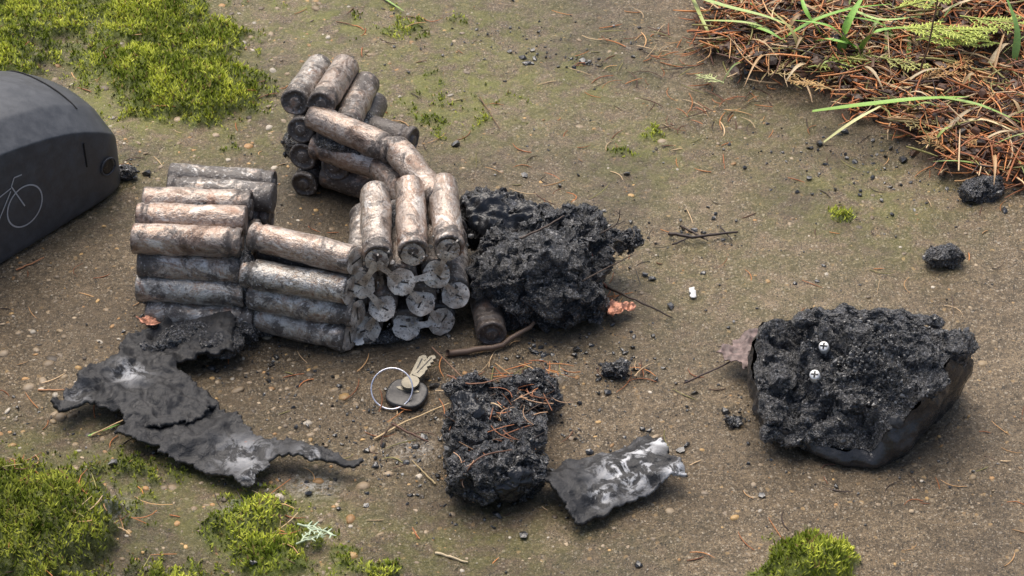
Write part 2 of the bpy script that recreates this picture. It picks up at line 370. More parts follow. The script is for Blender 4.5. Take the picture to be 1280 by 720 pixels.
P = np.concatenate(P); n = len(P); sz = RNG.lognormal(-2.8, .62, n).clip(.025, .32); z = H(P[:, 0], P[:, 1])+sz*.3
V, F = crumbs(np.c_[P, z], sz, 1, .7, .4); C = np.repeat(RNG.uniform(.008, .05, (n, 1))*np.ones((1, 3)), 12, 0)
mesh_obj('char_crumbs', V, F, MCRUMB, None, False, C)

# ------------------------------------------------------------------ needles
def needles(acc, x, y, L, lift, pitch, pal, r=(.025, .045), z0=None):
    n = len(x); z = H(x, y) if z0 is None else z0
    yaw = RNG.uniform(0, 2*np.pi, n); d = np.stack([np.cos(yaw), np.sin(yaw), RNG.normal(0, pitch, n)], 1); s = np.stack([-np.sin(yaw), np.cos(yaw), 0*yaw], 1)
    t = np.linspace(-.5, .5, 5); cv = RNG.normal(0, .5, n)
    P = np.stack([x, y, z+lift], 1)[:, None, :]+d[:, None, :]*(t[None, :, None]*L[:, None, None])+s[:, None, :]*((t**2)[None, :, None]*(cv*L)[:, None, None])
    P[..., 2] = np.maximum(P[..., 2], (z if z0 is None else H(x, y))[:, None]+.02)
    rr = RNG.uniform(*r, n)[:, None]*np.array([.8, 1, 1, .9, .4])[None]
    V, F = tubes(P, rr, 4)
    C = pal[RNG.integers(0, len(pal), n)]*RNG.uniform(.6, 1.2, (n, 1)); acc.add(V, F, np.repeat(C, 20, 0))
PN = np.array([[.66, .27, .09], [.54, .19, .06], [.72, .42, .19], [.28, .11, .05], [.80, .57, .33], [.12, .055, .035], [.46, .16, .06], [.05, .03, .025], [.30, .27, .09]])
acc = Acc()
x, y = rect(12500, 6, 44, 5, 41); lm = litmask(x, y); k = RNG.random(len(x)) < lm*.9*(.35+1.1*fbm(np.stack([x, y, 0*x], 1)*.5, 2, 77)); x = x[k]; y = y[k]; n = len(x)
needles(acc, x, y, RNG.uniform(.8, 4.2, n), RNG.uniform(.03, 1.1, n)**1.3, .2, PN, (.03, .08))
acc.obj('pine_needle_litter', MNEED)
acc = Acc(); x, y = rect(9500, 6, 44, 5, 41); lm = litmask(x, y); k = RNG.random(len(x)) < lm*.8; x = x[k]; y = y[k]; n = len(x); sz = RNG.uniform(.06, .5, n)**1.15
V, F = crumbs(np.stack([x, y, H(x, y)+RNG.uniform(0, .9, n)], 1), sz, 1, .5, .45); acc.add(V, F, np.repeat(np.array([[.035, .019, .012]])*RNG.uniform(.3, 4, (n, 1)), 12, 0)); acc.obj('bark_chaff', MNEED, None, False)
acc = Acc(); x, y = rect(900); k = litmask(x, y) < .5; x = x[k]; y = y[k]
w = RNG.random(len(x)) < np.where((y > 12) | (x < -8), .9, .45); x = x[w]; y = y[w]; n = len(x)
needles(acc, x, y, RNG.uniform(.4, 1.8, n), np.full(n, .05), .03, PN, (.02, .04))
for (u, v, s, k) in ((640, 500, 2.0, 16), (690, 475, 1.2, 14), (600, 560, 2.2, 8), (800, 470, .9, 8), (140, 650, 2, 14), (20, 610, 2, 16), (350, 650, 2, 12), (680, 290, 3, 16), (210, 430, 1.5, 10), (770, 380, 1, 8), (830, 60, 5, 50), (900, 140, 5, 40), (620, 480, 3, 14), (520, 520, 4, 16)):
    c = g(u, v); x = c[0]+RNG.normal(0, s*.5, k); y = c[1]+RNG.normal(0, s*.5, k)
    lift = {640: 2.2, 690: 1.6, 600: 3.0, 680: 4.2}.get(u, .3)
    needles(acc, x, y, RNG.uniform(.8, 2.4, k), RNG.uniform(.1, 1, k)*lift, .35 if lift > 1 else .05, PN, (.022, .045))
acc.obj('pine_needles', MNEED)

# ------------------------------------------------------------------ twigs
acc = Acc()
TW = [([(560, 443, .3), (590, 440, .4), (630, 430, .5), (668, 404, .9)], .22, (.16, .11, .08)), ([(755, 358, .6), (790, 372, .8), (840, 396, .3)], .09, (.06, .04, .03)),
      ([(835, 290, .3), (870, 295, .4), (922, 290, .3)], .12, (.05, .035, .03)), ([(850, 280, .3), (885, 300, .3)], .09, (.06, .04, .03)), ([(840, 305, .2), (862, 296, .3)], .07, (.05, .035, .03)), ([(900, 283, .3), (915, 300, .2)], .06, (.05, .035, .03)),
      ([(855, 478, .2), (900, 458, .6), (950, 432, 1.6)], .06, (.05, .03, .03)), ([(468, 548, .1), (510, 526, .3), (562, 505, .4)], .07, (.60, .44, .24)), ([(490, 530, .2), (535, 552, .3)], .08, (.12, .06, .04)),
      ([(540, 435, .3), (575, 470, .6), (600, 490, 1.5)], .05, (.3, .18, .12)), ([(1150, 95, 2), (1165, 40, 5), (1175, -20, 8)], .08, (.14, .08, .05)), ([(545, 605, .1), (515, 575, .1)], .06, (.4, .3, .15)),
      ([(20, 338, .1), (55, 322, .15)], .06, (.5, .22, .1)), ([(48, 488, .1), (88, 489, .1)], .06, (.5, .25, .12)), ([(1230, 572, .1), (1275, 588, .1)], .05, (.1, .06, .04)), ([(545, 692, .1), (585, 703, .1)], .09, (.6, .48, .3)), ([(600, 120, .1), (625, 160, .1)], .05, (.2, .12, .06)),
      ([(115, 545, .3), (150, 528, .9), (195, 505, .9)], .05, (.6, .40, .2)), ([(300, 555, .8), (330, 548, 1)], .05, (.4, .13, .07)), ([(760, 362, .5), (745, 340, 2), (740, 318, 3.4)], .05, (.3, .1, .07)), ([(1190, 370, .1), (1192, 395, .1)], .04, (.1, .07, .05)),
      ([(650, 300, 5), (680, 285, 5.6), (705, 270, 6)], .07, (.09, .06, .045)), ([(735, 300, 4), (770, 280, 4.6), (775, 262, 5.4)], .05, (.07, .05, .04)), ([(690, 375, 2.5), (740, 345, 3.2), (790, 318, 3)], .06, (.08, .055, .04)), ([(560, 470, 2), (590, 480, 3), (640, 470, 3)], .06, (.25, .12, .07)), ([(575, 600, 2), (600, 570, 3.4), (640, 560, 3)], .06, (.16, .08, .05))]
for pts, r, c in TW:
    q = smoothpath([g(*p)+np.array([0, 0, H1(*g(*p)[:2])*.6]) for p in pts], 12); q = q+RNG.normal(0, r*.25, q.shape)
    V, F = tubes(q[None], r*np.linspace(1, .55, 12)[None], 6); acc.add(V, F, np.array(c))
acc.obj('twigs', MNEED)

# ------------------------------------------------------------------ grass
acc = Acc()
GB = [([(1015, 140, 1.0), (1090, 131, 2.4), (1150, 124, 3.0), (1212, 121, 2.4)], .72, (.20, .33, .07)), ([(1170, 122, 1.5), (1225, 132, 2.4), (1290, 160, 1.0)], .42, (.22, .32, .09)),
      ([(1030, 178, 1), (1070, 150, 2.4), (1110, 128, 2.6)], .35, (.42, .42, .2)), ([(850, -10, 1.5), (905, 8, 2.5), (960, 22, 2.5), (1010, 42, 1.5)], .55, (.30, .38, .14)),
      ([(880, 26, 1.5), (940, 30, 2.4), (985, 48, 1.0)], .4, (.33, .40, .15)), ([(960, 62, 1), (1010, 30, 3), (1060, 12, 3.5), (1115, 5, 2)], .45, (.16, .30, .05)), ([(1050, 72, 1), (1060, 30, 3.5), (1082, -10, 5)], .75, (.20, .36, .07)),
      ([(1085, 80, 1), (1062, 55, 2), (1020, 48, 2)], .4, (.18, .32, .06)), ([(1268, 75, 1), (1270, 35, 3), (1255, -10, 5)], .6, (.22, .38, .1)), ([(1000, 80, 1), (990, 40, 3), (960, 10, 4)], .4, (.35, .30, .12)), ([(1040, 60, 1), (1010, 20, 3.5), (1000, -10, 4)], .5, (.18, .33, .06)),
      ([(1180, 160, 1), (1230, 150, 2), (1290, 176, 1.5)], .3, (.5, .42, .24)), ([(900, 60, .6), (935, 78, .8), (985, 84, .6)], .4, (.48, .38, .2)), ([(1090, 100, 1), (1130, 110, 1.6), (1190, 98, 1)], .3, (.5, .40, .22)), ([(862, -10, 1), (880, 30, 1.6), (900, 70, .6)], .3, (.3, .34, .12)),
      ([(475, -5, .2), (505, 14, .5)], .2, (.2, .3, .08)), ([(110, 545, .2), (150, 530, .4)], .15, (.15, .28, .05)), ([(1130, 60, 1), (1100, 30, 3), (1050, 20, 4)], .5, (.17, .3, .06)), ([(920, 30, 1), (960, 40, 2.6), (1000, 66, 1)], .5, (.2, .34, .08)),
      ([(1000, 60, 1), (1035, 50, 2.6), (1085, 62, 2)], .55, (.19, .34, .07)), ([(1060, 10, 2), (1100, 25, 3), (1150, 20, 2)], .4, (.3, .4, .14)), ([(1075, 70, 1), (1040, 35, 4), (990, 25, 4)], .5, (.17, .32, .06)), ([(1070, 70, 1), (1095, 40, 4), (1140, 35, 3)], .45, (.18, .32, .07))]
for pts, w, c in GB:
    q = smoothpath([g(*p) for p in pts], 16); t = np.linspace(0, 1, 16); V, F = ribbons(q[None], (w*(1-t**2.2)*(.55+.45*np.minimum(t*4, 1))+.02)[None], fold=.16)
    cc = np.minimum(np.array(c)*1.5, .8)[None]*(.85+.3*np.repeat(t, 3)[:, None]); acc.add(V, F, cc)
x, y = rect(1500, 6, 44, 5, 41); s_ = litmask(x, y) > .5; x = x[s_][:200]; y = y[s_][:200]; n = len(x); yaw = RNG.uniform(0, 6.28, n); L = RNG.uniform(1.5, 5, n); t = np.linspace(0, 1, 8)
P = np.stack([x[:, None]+np.cos(yaw)[:, None]*t*L[:, None], y[:, None]+np.sin(yaw)[:, None]*t*L[:, None]+.5*t**2, H(x, y)[:, None]+.5+np.sin(t*3)*RNG.uniform(.2, 1.2, n)[:, None]], -1)
V, F = ribbons(P, (RNG.uniform(.12, .4, n)[:, None]*(1-t[None]**2)+.02)); pg = np.array([[.60, .42, .22], [.50, .32, .16], [.36, .44, .13], [.66, .52, .32], [.28, .4, .1], [.2, .11, .06]]); acc.add(V, F, np.repeat(pg[RNG.integers(0, 6, n)]*RNG.uniform(.6, 1.1, (n, 1)), 24, 0))
acc.obj('grass_blades', MGRASS)

# conifer fronds
def frond(acc, p, yaw, L, col, tilt=.08):
    m = int(L/.26); dx, dy = math.cos(yaw), math.sin(yaw); t = np.linspace(0, 1, 10)
    mp = np.stack([p[0]+dx*t*L-dy*t*t*L*.15, p[1]+dy*t*L+dx*t*t*L*.15, p[2]+tilt*t*L-.3*t**2], 1); V, F = tubes(mp[None], np.linspace(.07, .03, 10)[None], 4); acc.add(V, F, np.array(col)*.8)
    P = []; R = []
    for i in range(1, m):
        if random.random() < .12: continue
        f = i/m; b = mp[int(f*9)]*(1-(f*9 % 1))+mp[min(9, int(f*9)+1)]*(f*9 % 1); sdn = 1 if i % 2 else -1; l = (L*.36*(1-f)**.7+.25)*random.uniform(.6, 1.15); a = yaw+sdn*random.uniform(.5, .95)
        dz = random.uniform(-.2, .1)
        q = np.stack([b+np.array([math.cos(a-s*.25*sdn), math.sin(a-s*.25*sdn), dz])*l*s for s in np.linspace(0, 1, 5)]); P.append(q); R.append(np.array([.05, .06, .06, .05, .02]))
        for j in range(1, int(l/.3)+1):
            bb = b+(q[-1]-b)*min(1, j*.3/l)
            for s2 in (1, -1):
                a3 = a+s2*random.uniform(.5, .9); l3 = .2+.35*random.random(); P.append(np.stack([bb+np.array([math.cos(a3), math.sin(a3), .02])*l3*s for s in np.linspace(0, 1, 5)])); R.append(np.array([.04, .055, .055, .045, .015]))
    V, F = tubes(np.array(P), np.array(R), 4, .5); acc.add(V, F, np.array(col))
acc = Acc()
for u, v, z, yw, L, c in ((1120, 34, 3.0, -.25, 6.5, (.60, .68, .14)), (1145, 50, 2.8, .1, 5.5, (.50, .58, .12)), (1090, 70, 2.1, -.5, 4, (.50, .50, .15)), (1040, 112, 1.6, 2.6, 3, (.60, .38, .15)), (905, 104, .7, 2.5, 2.0, (.58, .62, .28)), (1250, 55, 1.6, 2.9, 4, (.45, .55, .12)), (1150, 100, 1.8, .5, 4.5, (.58, .34, .13)),
                          (1240, 175, 1.6, 3.0, 4, (.5, .3, .12)), (960, 95, 1.3, .6, 4, (.58, .44, .2)), (1120, 10, 2.9, .3, 5, (.56, .64, .13)), (1220, 205, 1.4, 2.3, 4, (.42, .25, .1)), (1200, 20, 2.5, -.4, 5, (.5, .58, .13)), (905, 62, 1.2, -.2, 4, (.5, .28, .08)), (1110, 150, 1.5, -.3, 4, (.52, .4, .16)), (1010, 84, 1.7, .2, 4.5, (.46, .52, .12)), (1170, 60, 2.4, .4, 4, (.5, .56, .13))):
    p = g(u, v, z); frond(acc, p, yw, L, c)
acc.obj('conifer_fronds', MGRASS)
acc = Acc(); p = g(372, 655, 1.2); frond(acc, p, -.45, 2.0, (.60, .72, .50)); p = g(370, 680, 1.0); frond(acc, p, .5, 1.8, (.58, .68, .46)); acc.obj('leaf_sprig', MGRASS)

# ------------------------------------------------------------------ battery cells
SEG = 28
prof = [(0, 0), (0, .40), (.0, .76), (.04, .86), (.14, .9)]+[(v, .9) for v in np.linspace(.5, 5.6, 14)]+[(5.72, .9), (5.80, .82), (5.95, .80), (6.08, .83), (6.16, .9), (6.42, .9), (6.5, .84), (6.5, .72), (6.40, .68), (6.38, .42), (6.41, .37), (6.54, .34), (6.56, .28), (6.56, 0)]
prof = np.array(prof)
def cell(parent, a, b, brown=.8, soot=.3, light=.4, flip=False, name='cell'):
    a = np.asarray(a, float); b = np.asarray(b, float)
    if flip: a, b = b, a
    mid = (a+b)/2; ax = unit(b-a+RNG.normal(0, .07, 3)); o = mid-ax*3.25+RNG.normal(0, .03, 3)
    A = unit(np.cross(ax, [.1, .05, 1])); B = np.cross(ax, A); ph = np.arange(SEG)/SEG*2*np.pi
    circ = np.cos(ph)[:, None]*A+np.sin(ph)[:, None]*B
    n = len(prof); V = (o+prof[:, 0][:, None]*ax)[:, None, :]+prof[:, 1][:, None, None]*circ[None]
    seed = random.randint(0, 900); Vf = V.reshape(-1, 3)
    ds = (fbm(Vf*.7+seed, 3, 4)-.5)*.22+(fbm(Vf*2.6+seed, 3, 9)-.5)*.15
    Vf = Vf+(np.repeat((prof[:, 1] > .5), SEG)[:, None])*np.tile(circ, (n, 1))*ds[:, None]
    idx = np.arange(n*SEG).reshape(n, SEG); r = np.roll(idx, -1, 1)
    F = np.stack([idx[:-1], r[:-1], r[1:], idx[1:]], -1).reshape(-1, 4)
    loc = np.stack([np.repeat(prof[:, 0], SEG), np.repeat(prof[:, 1], SEG)*np.tile(np.cos(ph), n), np.repeat(prof[:, 1], SEG)*np.tile(np.sin(ph), n)], 1)+np.array([seed*1.7, seed*.3, 5])
    axc = np.repeat(prof[:, 0]/6.56, SEG)[:, None]*np.ones((1, 3))
    ob = mesh_obj(name, Vf, F, MCELL, parent, True, axc, loc)
    ob.color = (brown, soot, light, 1); return ob
def fibres(name, parent, P, N, n, L=(.2, .6), r=(.025, .06), cr=(.01, .10)):
    pick = RNG.choice(len(P), n); p = P[pick]+N[pick]*.03; nn = N[pick]; t0 = unit(np.cross(nn, unit(RNG.normal(size=(n, 3))))+nn*RNG.normal(.0, .15, (n, 1))); b = np.cross(nn, t0)
    t = np.linspace(-.5, .5, 6); LL = RNG.uniform(*L, n); cv = RNG.normal(0, .8, n)
    Q = p[:, None, :]+t0[:, None, :]*(t[None, :, None]*LL[:, None, None])+b[:, None, :]*((t**2)[None, :, None]*(cv*LL)[:, None, None])-nn[:, None, :]*((t**2)[None, :, None]*(LL*.5)[:, None, None])
    rr = RNG.uniform(*r, n)[:, None]*np.array([.6, 1, 1.1, 1, .9, .4])[None]; V, F = tubes(Q, rr, 5)
    mesh_obj(name, V, F, MCRUMB, parent, True, np.repeat((RNG.uniform(cr[0]**.33, cr[1]**.33, (n, 1))**3)*np.ones((1, 3)), 30, 0))
def lump(name, parent, ells, mat, amp=.5, fr=.8, sub=5, seed=0, lowamp=.5, crumb=0, ccol=(.015, .16), warp=1.4, fib=0):
    VV = []; FF = []; n0 = 0; NN = []
    for (c, r, yaw) in ells:
        V0, F0 = ICO[sub]; cy, sy = math.cos(yaw), math.sin(yaw); R = np.array([[cy, -sy, 0], [sy, cy, 0], [0, 0, 1]])
        P = (V0*np.array(r))@R.T+np.array(c); Nn = unit((V0/np.array(r))@R.T)
        d = (fbm(P*.35+seed, 3, seed+1)-.5)*2*lowamp*min(r)+(ridge(P*fr+seed, 6, seed+2)-.6)*2*amp
        P = P+Nn*d[:, None]; P = P+(np.stack([fbm(P*1.4+s_, 4, seed+9+s_) for s_ in range(3)], 1)-.5)*amp*warp; VV.append(P); NN.append(Nn); FF.append(F0+n0); n0 += len(P)
    V = np.concatenate(VV); gz = H(V[:, 0], V[:, 1]); V[:, 2] = np.maximum(V[:, 2], gz-.12)
    ob = mesh_obj(name, V, np.concatenate(FF), mat, parent, True); Nn = np.concatenate(NN)
    if crumb:
        pick = RNG.choice(np.where(V[:, 2] > .2)[0], crumb); sz = RNG.lognormal(-2.8, .55, crumb).clip(.03, .24)
        W, G2 = crumbs(V[pick]+Nn[pick]*.02, sz, 1, 1, .45); cc = np.repeat((RNG.uniform(ccol[0]**.33, ccol[1]**.33, (crumb, 1))**3)*np.ones((1, 3)), 12, 0)
        mesh_obj(name+'_flakes', W, G2, MCRUMB, parent, False, cc)
    if fib:
        ok = V[:, 2] > .3; fibres(name+'_strands', parent, V[ok], Nn[ok], fib)
    return ob
SL = [[], []]
def disc(acc, c, nrm, r=.84, thick=.04, slot=True):
    nrm = unit(np.asarray(nrm, float)); A = unit(np.cross(nrm, [0, .1, 1])); B = np.cross(nrm, A); k = 22; ph = np.arange(k)/k*2*np.pi
    rr = r*(1+RNG.normal(0, .03, k)); rings = []
    for rad, h in ((0.0, -.03), (.45, .01), (.8, 0), (1, -.02), (1, -1)):
        off = h*nrm if h > -.5 else -thick*nrm
        w_ = RNG.normal(0, .012, k)[:, None]*nrm if h > -.5 and rad > .1 else 0
        rings.append(c+off+w_+(rr*rad)[:, None]*(np.cos(ph)[:, None]*A+np.sin(ph)[:, None]*B))
    V = np.concatenate(rings); idx = np.arange(len(V)).reshape(-1, k); r_ = np.roll(idx, -1, 1)
    acc.add(V, np.stack([idx[:-1], r_[:-1], r_[1:], idx[1:]], -1).reshape(-1, 4), np.array([.5, .5, .5]))
    if slot:
        a1 = RNG.uniform(0, 3.1); D = math.cos(a1)*A+math.sin(a1)*B; E = np.cross(nrm, D); b0 = len(SL[0])
        for sx, sy in ((.5, .05), (-.5, .05), (-.5, -.05), (.5, -.05)): SL[0].append(c+nrm*.03+D*sx*r+E*sy)
        SL[1].append([b0, b0+1, b0+2, b0+3])
def strip(acc, a, b, nrm, w=.6):
    a = np.asarray(a); b = np.asarray(b); nrm = unit(np.asarray(nrm, float)); t = np.linspace(0, 1, 7); q = a[None]+(b-a)[None]*t[:, None]+nrm*(.03+.12*np.sin(t*np.pi))[:, None]
    T = unit(b-a); sd = np.cross(nrm, T); ww = w*(.6+.4*np.abs(t-.5)*2)
    top = np.stack([q-sd*ww[:, None]*.5, q+sd*ww[:, None]*.5], 1); bot = top-nrm*.04
    V = np.concatenate([top, bot[:, ::-1]], 1).reshape(-1, 3); idx = np.arange(len(V)).reshape(-1, 4); r_ = np.roll(idx, -1, 1)
    acc.add(V, np.stack([idx[:-1], r_[:-1], r_[1:], idx[1:]], -1).reshape(-1, 4), np.array([.5, .5, .5]))

# --- pack A (left)
pk = empty('burnt_battery_cell_pack')
def C(parent, u0, v0, z0, u1, v1, z1, **k): return cell(parent, g(u0, v0, z0), g(u1, v1, z1), **k)
C(pk, 192, 390, 1.0, 310, 398, 1.0, brown=.2, soot=.5, light=.8)
C(pk, 172, 357, 2.5, 304, 366, 2.5, brown=.1, soot=.32, light=.9)
C(pk, 179, 329, 3.9, 305, 334, 3.9, brown=.5, soot=.45, light=.6, flip=True)
C(pk, 167, 298, 5.6, 300, 303, 5.6, brown=.8, soot=.25, light=.6)
C(pk, 178, 272, 5.9, 304, 276, 5.9, brown=.85, soot=.2, light=.4, flip=True)
C(pk, 186, 250, 5.9, 308, 256, 5.9, brown=.7, soot=.3, light=.5)
C(pk, 214, 237, 5.4, 338, 247, 5.4, brown=.2, soot=.6, light=.7, flip=True)
C(pk, 217, 221, 5.2, 338, 231, 5.2, brown=.1, soot=.6, light=.9)
for (u0, v0, z0, u1, v1, z1) in ((190, 366, 1.0, 312, 372, 1.0), (180, 322, 2.5, 308, 336, 2.6), (192, 340, 1.0, 312, 346, 1.0), (196, 290, 4.2, 318, 292, 4.2), (205, 268, 4.0, 334, 272, 4.0), (208, 295, 2.5, 330, 300, 2.5), (215, 318, 1.0, 330, 322, 1.0), (212, 262, 3.6, 336, 266, 3.6), (212, 290, 1.9, 332, 294, 1.9)):
    C(pk, u0, v0, z0, u1, v1, z1, brown=.3, soot=.85, light=.6)
lump('residue', pk, [(g(245, 404, .4), (3.0, .9, .5), .0), (g(306, 330, 3), (.5, 1.3, 2.3), .1), (g(328, 262, 3.4), (.4, 1.3, 1.3), .1), (g(260, 268, 4.0), (3.0, 2.0, 1.2), 0), (g(235, 375, 1.7), (2.9, .45, .4), .0), (g(235, 345, 3.2), (2.9, .45, .4), .0), (g(240, 262, 6.3), (2.6, .3, .25), .0)], MCH, .18, 1.2, 5, 3, .3, 240)

# --- pack B+C (centre)
pk = empty('burnt_battery_cell_pack')
BC = ((322, 296, 5.8, 436, 324, 5.8), (311, 340, 4.1, 430, 362, 4.1), (322, 368, 2.6, 436, 390, 2.6), (312, 394, 1.0, 430, 420, 1.0))
for q, br, so_, li, fl in zip(BC, (.7, .05, .1, .15), (.2, .3, .45, .38), (.6, .9, .9, .8), (True, True, False, True)): C(pk, *q, brown=br, soot=so_, light=li, flip=fl)
C(pk, 336, 352, 2.6, 452, 372, 2.6, brown=.3, soot=.8, light=.6); C(pk, 328, 372, 1.0, 446, 394, 1.0, brown=.3, soot=.8, light=.6); C(pk, 332, 312, 4.3, 450, 338, 4.3, brown=.4, soot=.75, light=.6)
lump('residue', pk, [(g(310, 352, 3.2), (.5, .8, 2.2), .1), (g(375, 356, 3.4), (2.8, .42, .38), -.38), (g(375, 384, 1.8), (2.8, .5, .42), -.38), (g(330, 404, .4), (1.6, 1.0, .5), 0), (g(470, 422, .3), (2.6, .5, .35), .1)], MCH, .18, 1.3, 5, 8, .3, 220)
def Cc(u, v, z, du=-6, top=False, **k):
    p = g(u, v, z); d = unit(np.array([-.03+du*.012, 1.0, .0])); cell(pk, p, p+d*6.5, flip=top, **k); return p, -d
tops = [Cc(471, 322, 5.9, -2, True, brown=.5, soot=.25, light=.7), Cc(516, 315, 5.9, -2, True, brown=.8, soot=.25, light=.5), Cc(560, 309, 5.9, -3, True, brown=.6, soot=.28, light=.6)]
r2 = [Cc(452, 350, 4.2, 2, brown=.4, soot=.5), Cc(501, 346, 4.2, -2, brown=.5, soot=.5), Cc(545, 337, 4.2, -3, brown=.5, soot=.5)]
r3 = [Cc(478, 378, 2.6, 2, brown=.3, soot=.5), Cc(526, 371, 2.6, -2, brown=.3, soot=.6), Cc(569, 362, 2.6, -3, brown=.3, soot=.5, light=.9)]
r4 = [Cc(459, 406, 1.0, 3, brown=.3, soot=.5), Cc(508, 402, 1.0, -2, brown=.3, soot=.6), Cc(551, 396, 1.0, -3, brown=.3, soot=.6)]
lump('core_residue', pk, [(g(505, 345, 3.0)+np.array([0, 3.2, 0]), (2.8, 2.6, 2.4), 0)], MCH, .2, 1.3, 5, 14, .2, 0)
acc = Acc(); allp = {}
for nm, row in (('t', tops), ('2', r2), ('3', r3), ('4', r4)):
    for i, (p, nn) in enumerate(row):
        tl = unit(nn+np.array([.2*RNG.normal()+.1, 0, .55+.25*RNG.normal()])); q = p+nn*.48; allp[nm+str(i)] = (q, tl)
        if nm != 't': disc(acc, q, tl)
        else: disc(acc, p+nn*.1+np.array([0, 0, -.15]), unit(nn+np.array([0, 0, .2])), .7)
for a, b in (('20', 't0'), ('20', '30'), ('30', '40'), ('21', '22'), ('21', '31'), ('22', '32'), ('41', '42'), ('31', '42'), ('t2', '22'), ('21', 't0')):
    strip(acc, allp[a][0], allp[b][0], unit(allp[a][1]+allp[b][1]))
for (u0, v0, z0, u1, v1, z1) in BC:
    a = g(u0, v0, z0); b = g(u1, v1, z1); ax = unit(b-a); e = (a+b)/2+ax*3.4; disc(acc, e, unit(ax+np.array([0, -.3, .15])), .84)
acc.obj('nickel_strips', MNI, pk, False)
mesh_obj('weld_slots', SL[0], SL[1], mat_plain('slot_dark', (.05, .04, .03), .6), pk, False)
P_ = np.array([allp[k_][0] for k_ in allp]); P_ = P_[RNG.integers(0, len(P_), 200)]+RNG.normal(0, .6, (200, 3))*np.array([1, .2, 1]); P_ = P_[P_[:, 2] > .2]
W, G2 = crumbs(P_, RNG.lognormal(-2.8, .5, len(P_)).clip(.03, .15), 1, 1, .45); mesh_obj('soot_crust', W, G2, MCRUMB, pk, False, np.repeat(RNG.uniform(.02, .3, (len(P_), 1))*np.array([[1, .9, .8]]), 12, 0))

# --- pack D/E (upper)
pk = empty('burnt_battery_cell_pack')
C(pk, 404, 152, 5.2, 478, 183, 5.2, brown=.8, soot=.25, light=.5)
C(pk, 406, 186, 3.4, 488, 214, 3.4, brown=.8, soot=.28, light=.4, flip=True)
C(pk, 424, 222, 1.3, 500, 244, 1.2, brown=.6, soot=.6, light=.3)
C(pk, 420, 150, 3.2, 500, 172, 3.2, brown=.5, soot=.75); C(pk, 425, 185, 1.2, 500, 205, 1.2, brown=.5, soot=.7)
C(pk, 500, 190, 5.6, 544, 243, 5.6, brown=.7, soot=.28, light=.7, flip=True)
C(pk, 535, 232, 5.0, 562, 290, 5.0, brown=.7, soot=.3, light=.5)
C(pk, 490, 222, 3.6, 525, 262, 3.6, brown=.8, soot=.4); C(pk, 520, 228, 3.6, 560, 280, 3.6, brown=.5, soot=.6); C(pk, 525, 262, 1.4, 560, 310, 1.4, brown=.5, soot=.7); C(pk, 490, 245, 1.2, 528, 290, 1.2, brown=.5, soot=.7)
C(pk, 401, 79, 4.5, 366, 131, 6.0, brown=.3, soot=.4, light=.8)
C(pk, 434, 80, 5.0, 400, 134, 6.4, brown=.7, soot=.32, light=.6)
C(pk, 457, 108, 4.2, 434, 152, 5.2, brown=.6, soot=.45, light=.6)
C(pk, 410, 120, 2.9, 376, 165, 4.3, brown=.2, soot=.7, light=.8); C(pk, 440, 126, 3.2, 412, 172, 4.4, brown=.2, soot=.7, light=.6)
C(pk, 416, 152, 1.5, 382, 192, 2.6, brown=.3, soot=.75, light=.8); C(pk, 445, 165, 1.4, 422, 205, 2.4, brown=.2, soot=.85, light=.6); C(pk, 415, 178, .95, 390, 213, 1.0, brown=.2, soot=.8, light=.8); C(pk, 465, 135, 2.6, 446, 175, 3.4, brown=.3, soot=.7)
lump('residue', pk, [(g(450, 215, 1.0), (3.0, 1.2, .9), -.3), (g(395, 155, 2.6), (1.3, 1.3, 1.9), .3), (g(510, 250, 1.6), (2.0, 1.8, 1.4), 0), (g(455, 160, 3.0), (1.0, 1.4, 1.4), .3), (g(520, 262, 4.6), (.7, .9, .6), 0), (g(440, 186, 4.2), (2.4, .4, .35), -.35), (g(372, 178, 2.2), (.9, .9, 1.2), .3)], MCH, .22, 1.2, 5, 12, .3, 260)

# ------------------------------------------------------------------ sheets (helper)
def sheet(name, parent, poly, zf, ash=lambda x, y: 0*x, step=.09, th=.12, mat=None, seed=0, edge=.55, hz=.6):
    P = np.array([g(u, v, hz)[:2] for u, v in poly]); x0, y0 = P.min(0)-.4; x1, y1 = P.max(0)+.4
    xs = np.arange(x0, x1, step); ys = np.arange(y0, y1, step); X, Y = np.meshgrid(xs, ys); x = X.ravel(); y = Y.ravel()
    q = np.stack([x, y, 0*x+seed], 1); wx = x+(fbm(q*1.6, 4, seed)-.5)*edge*2; wy = y+(fbm(q*1.6+40, 4, seed+3)-.5)*edge*2
    ins = inpoly(wx, wy, P).reshape(X.shape); cellin = ins[:-1, :-1] & ins[1:, :-1] & ins[:-1, 1:] & ins[1:, 1:]
    idx = np.arange(X.size).reshape(X.shape); F = np.stack([idx[:-1, :-1], idx[:-1, 1:], idx[1:, 1:], idx[1:, :-1]], -1)[cellin]
    used = np.unique(F); mp = -np.ones(X.size, int); mp[used] = np.arange(len(used)); F = mp[F]; x = x[used]; y = y[used]; q = q[used]
    z = H(x, y)+zf(x, y, q)+.1
    j = RNG.normal(0, step*.12, (len(x), 2))
    col = np.zeros((len(x), 3)); col[:, 0] = ash(x, y)
    ob = mesh_obj(name, np.stack([x+j[:, 0], y+j[:, 1], z], 1), F, mat or MSH, parent, True, col)
    md = ob.modifiers.new('s', 'SMOOTH'); md.iterations = 3; md.factor = .5
    md = ob.modifiers.new('t', 'SOLIDIFY'); md.thickness = th*S; md.offset = -1
    return ob
def wr(a1, f1, a2, f2, base, sd): return lambda x, y, q: base+(fbm(q*f1+sd, 3, sd))*a1+(ridge(q*f2+sd, 4, sd+5)-.5)*a2
def spot(L):
    def f(x, y):
        m = 0*x
        for u, v, r, s in L:
            c = g(u, v, .8); m = np.maximum(m, s*np.exp(-((x-c[0])**2+(y-c[1])**2)/r**2))
        return m
    return f

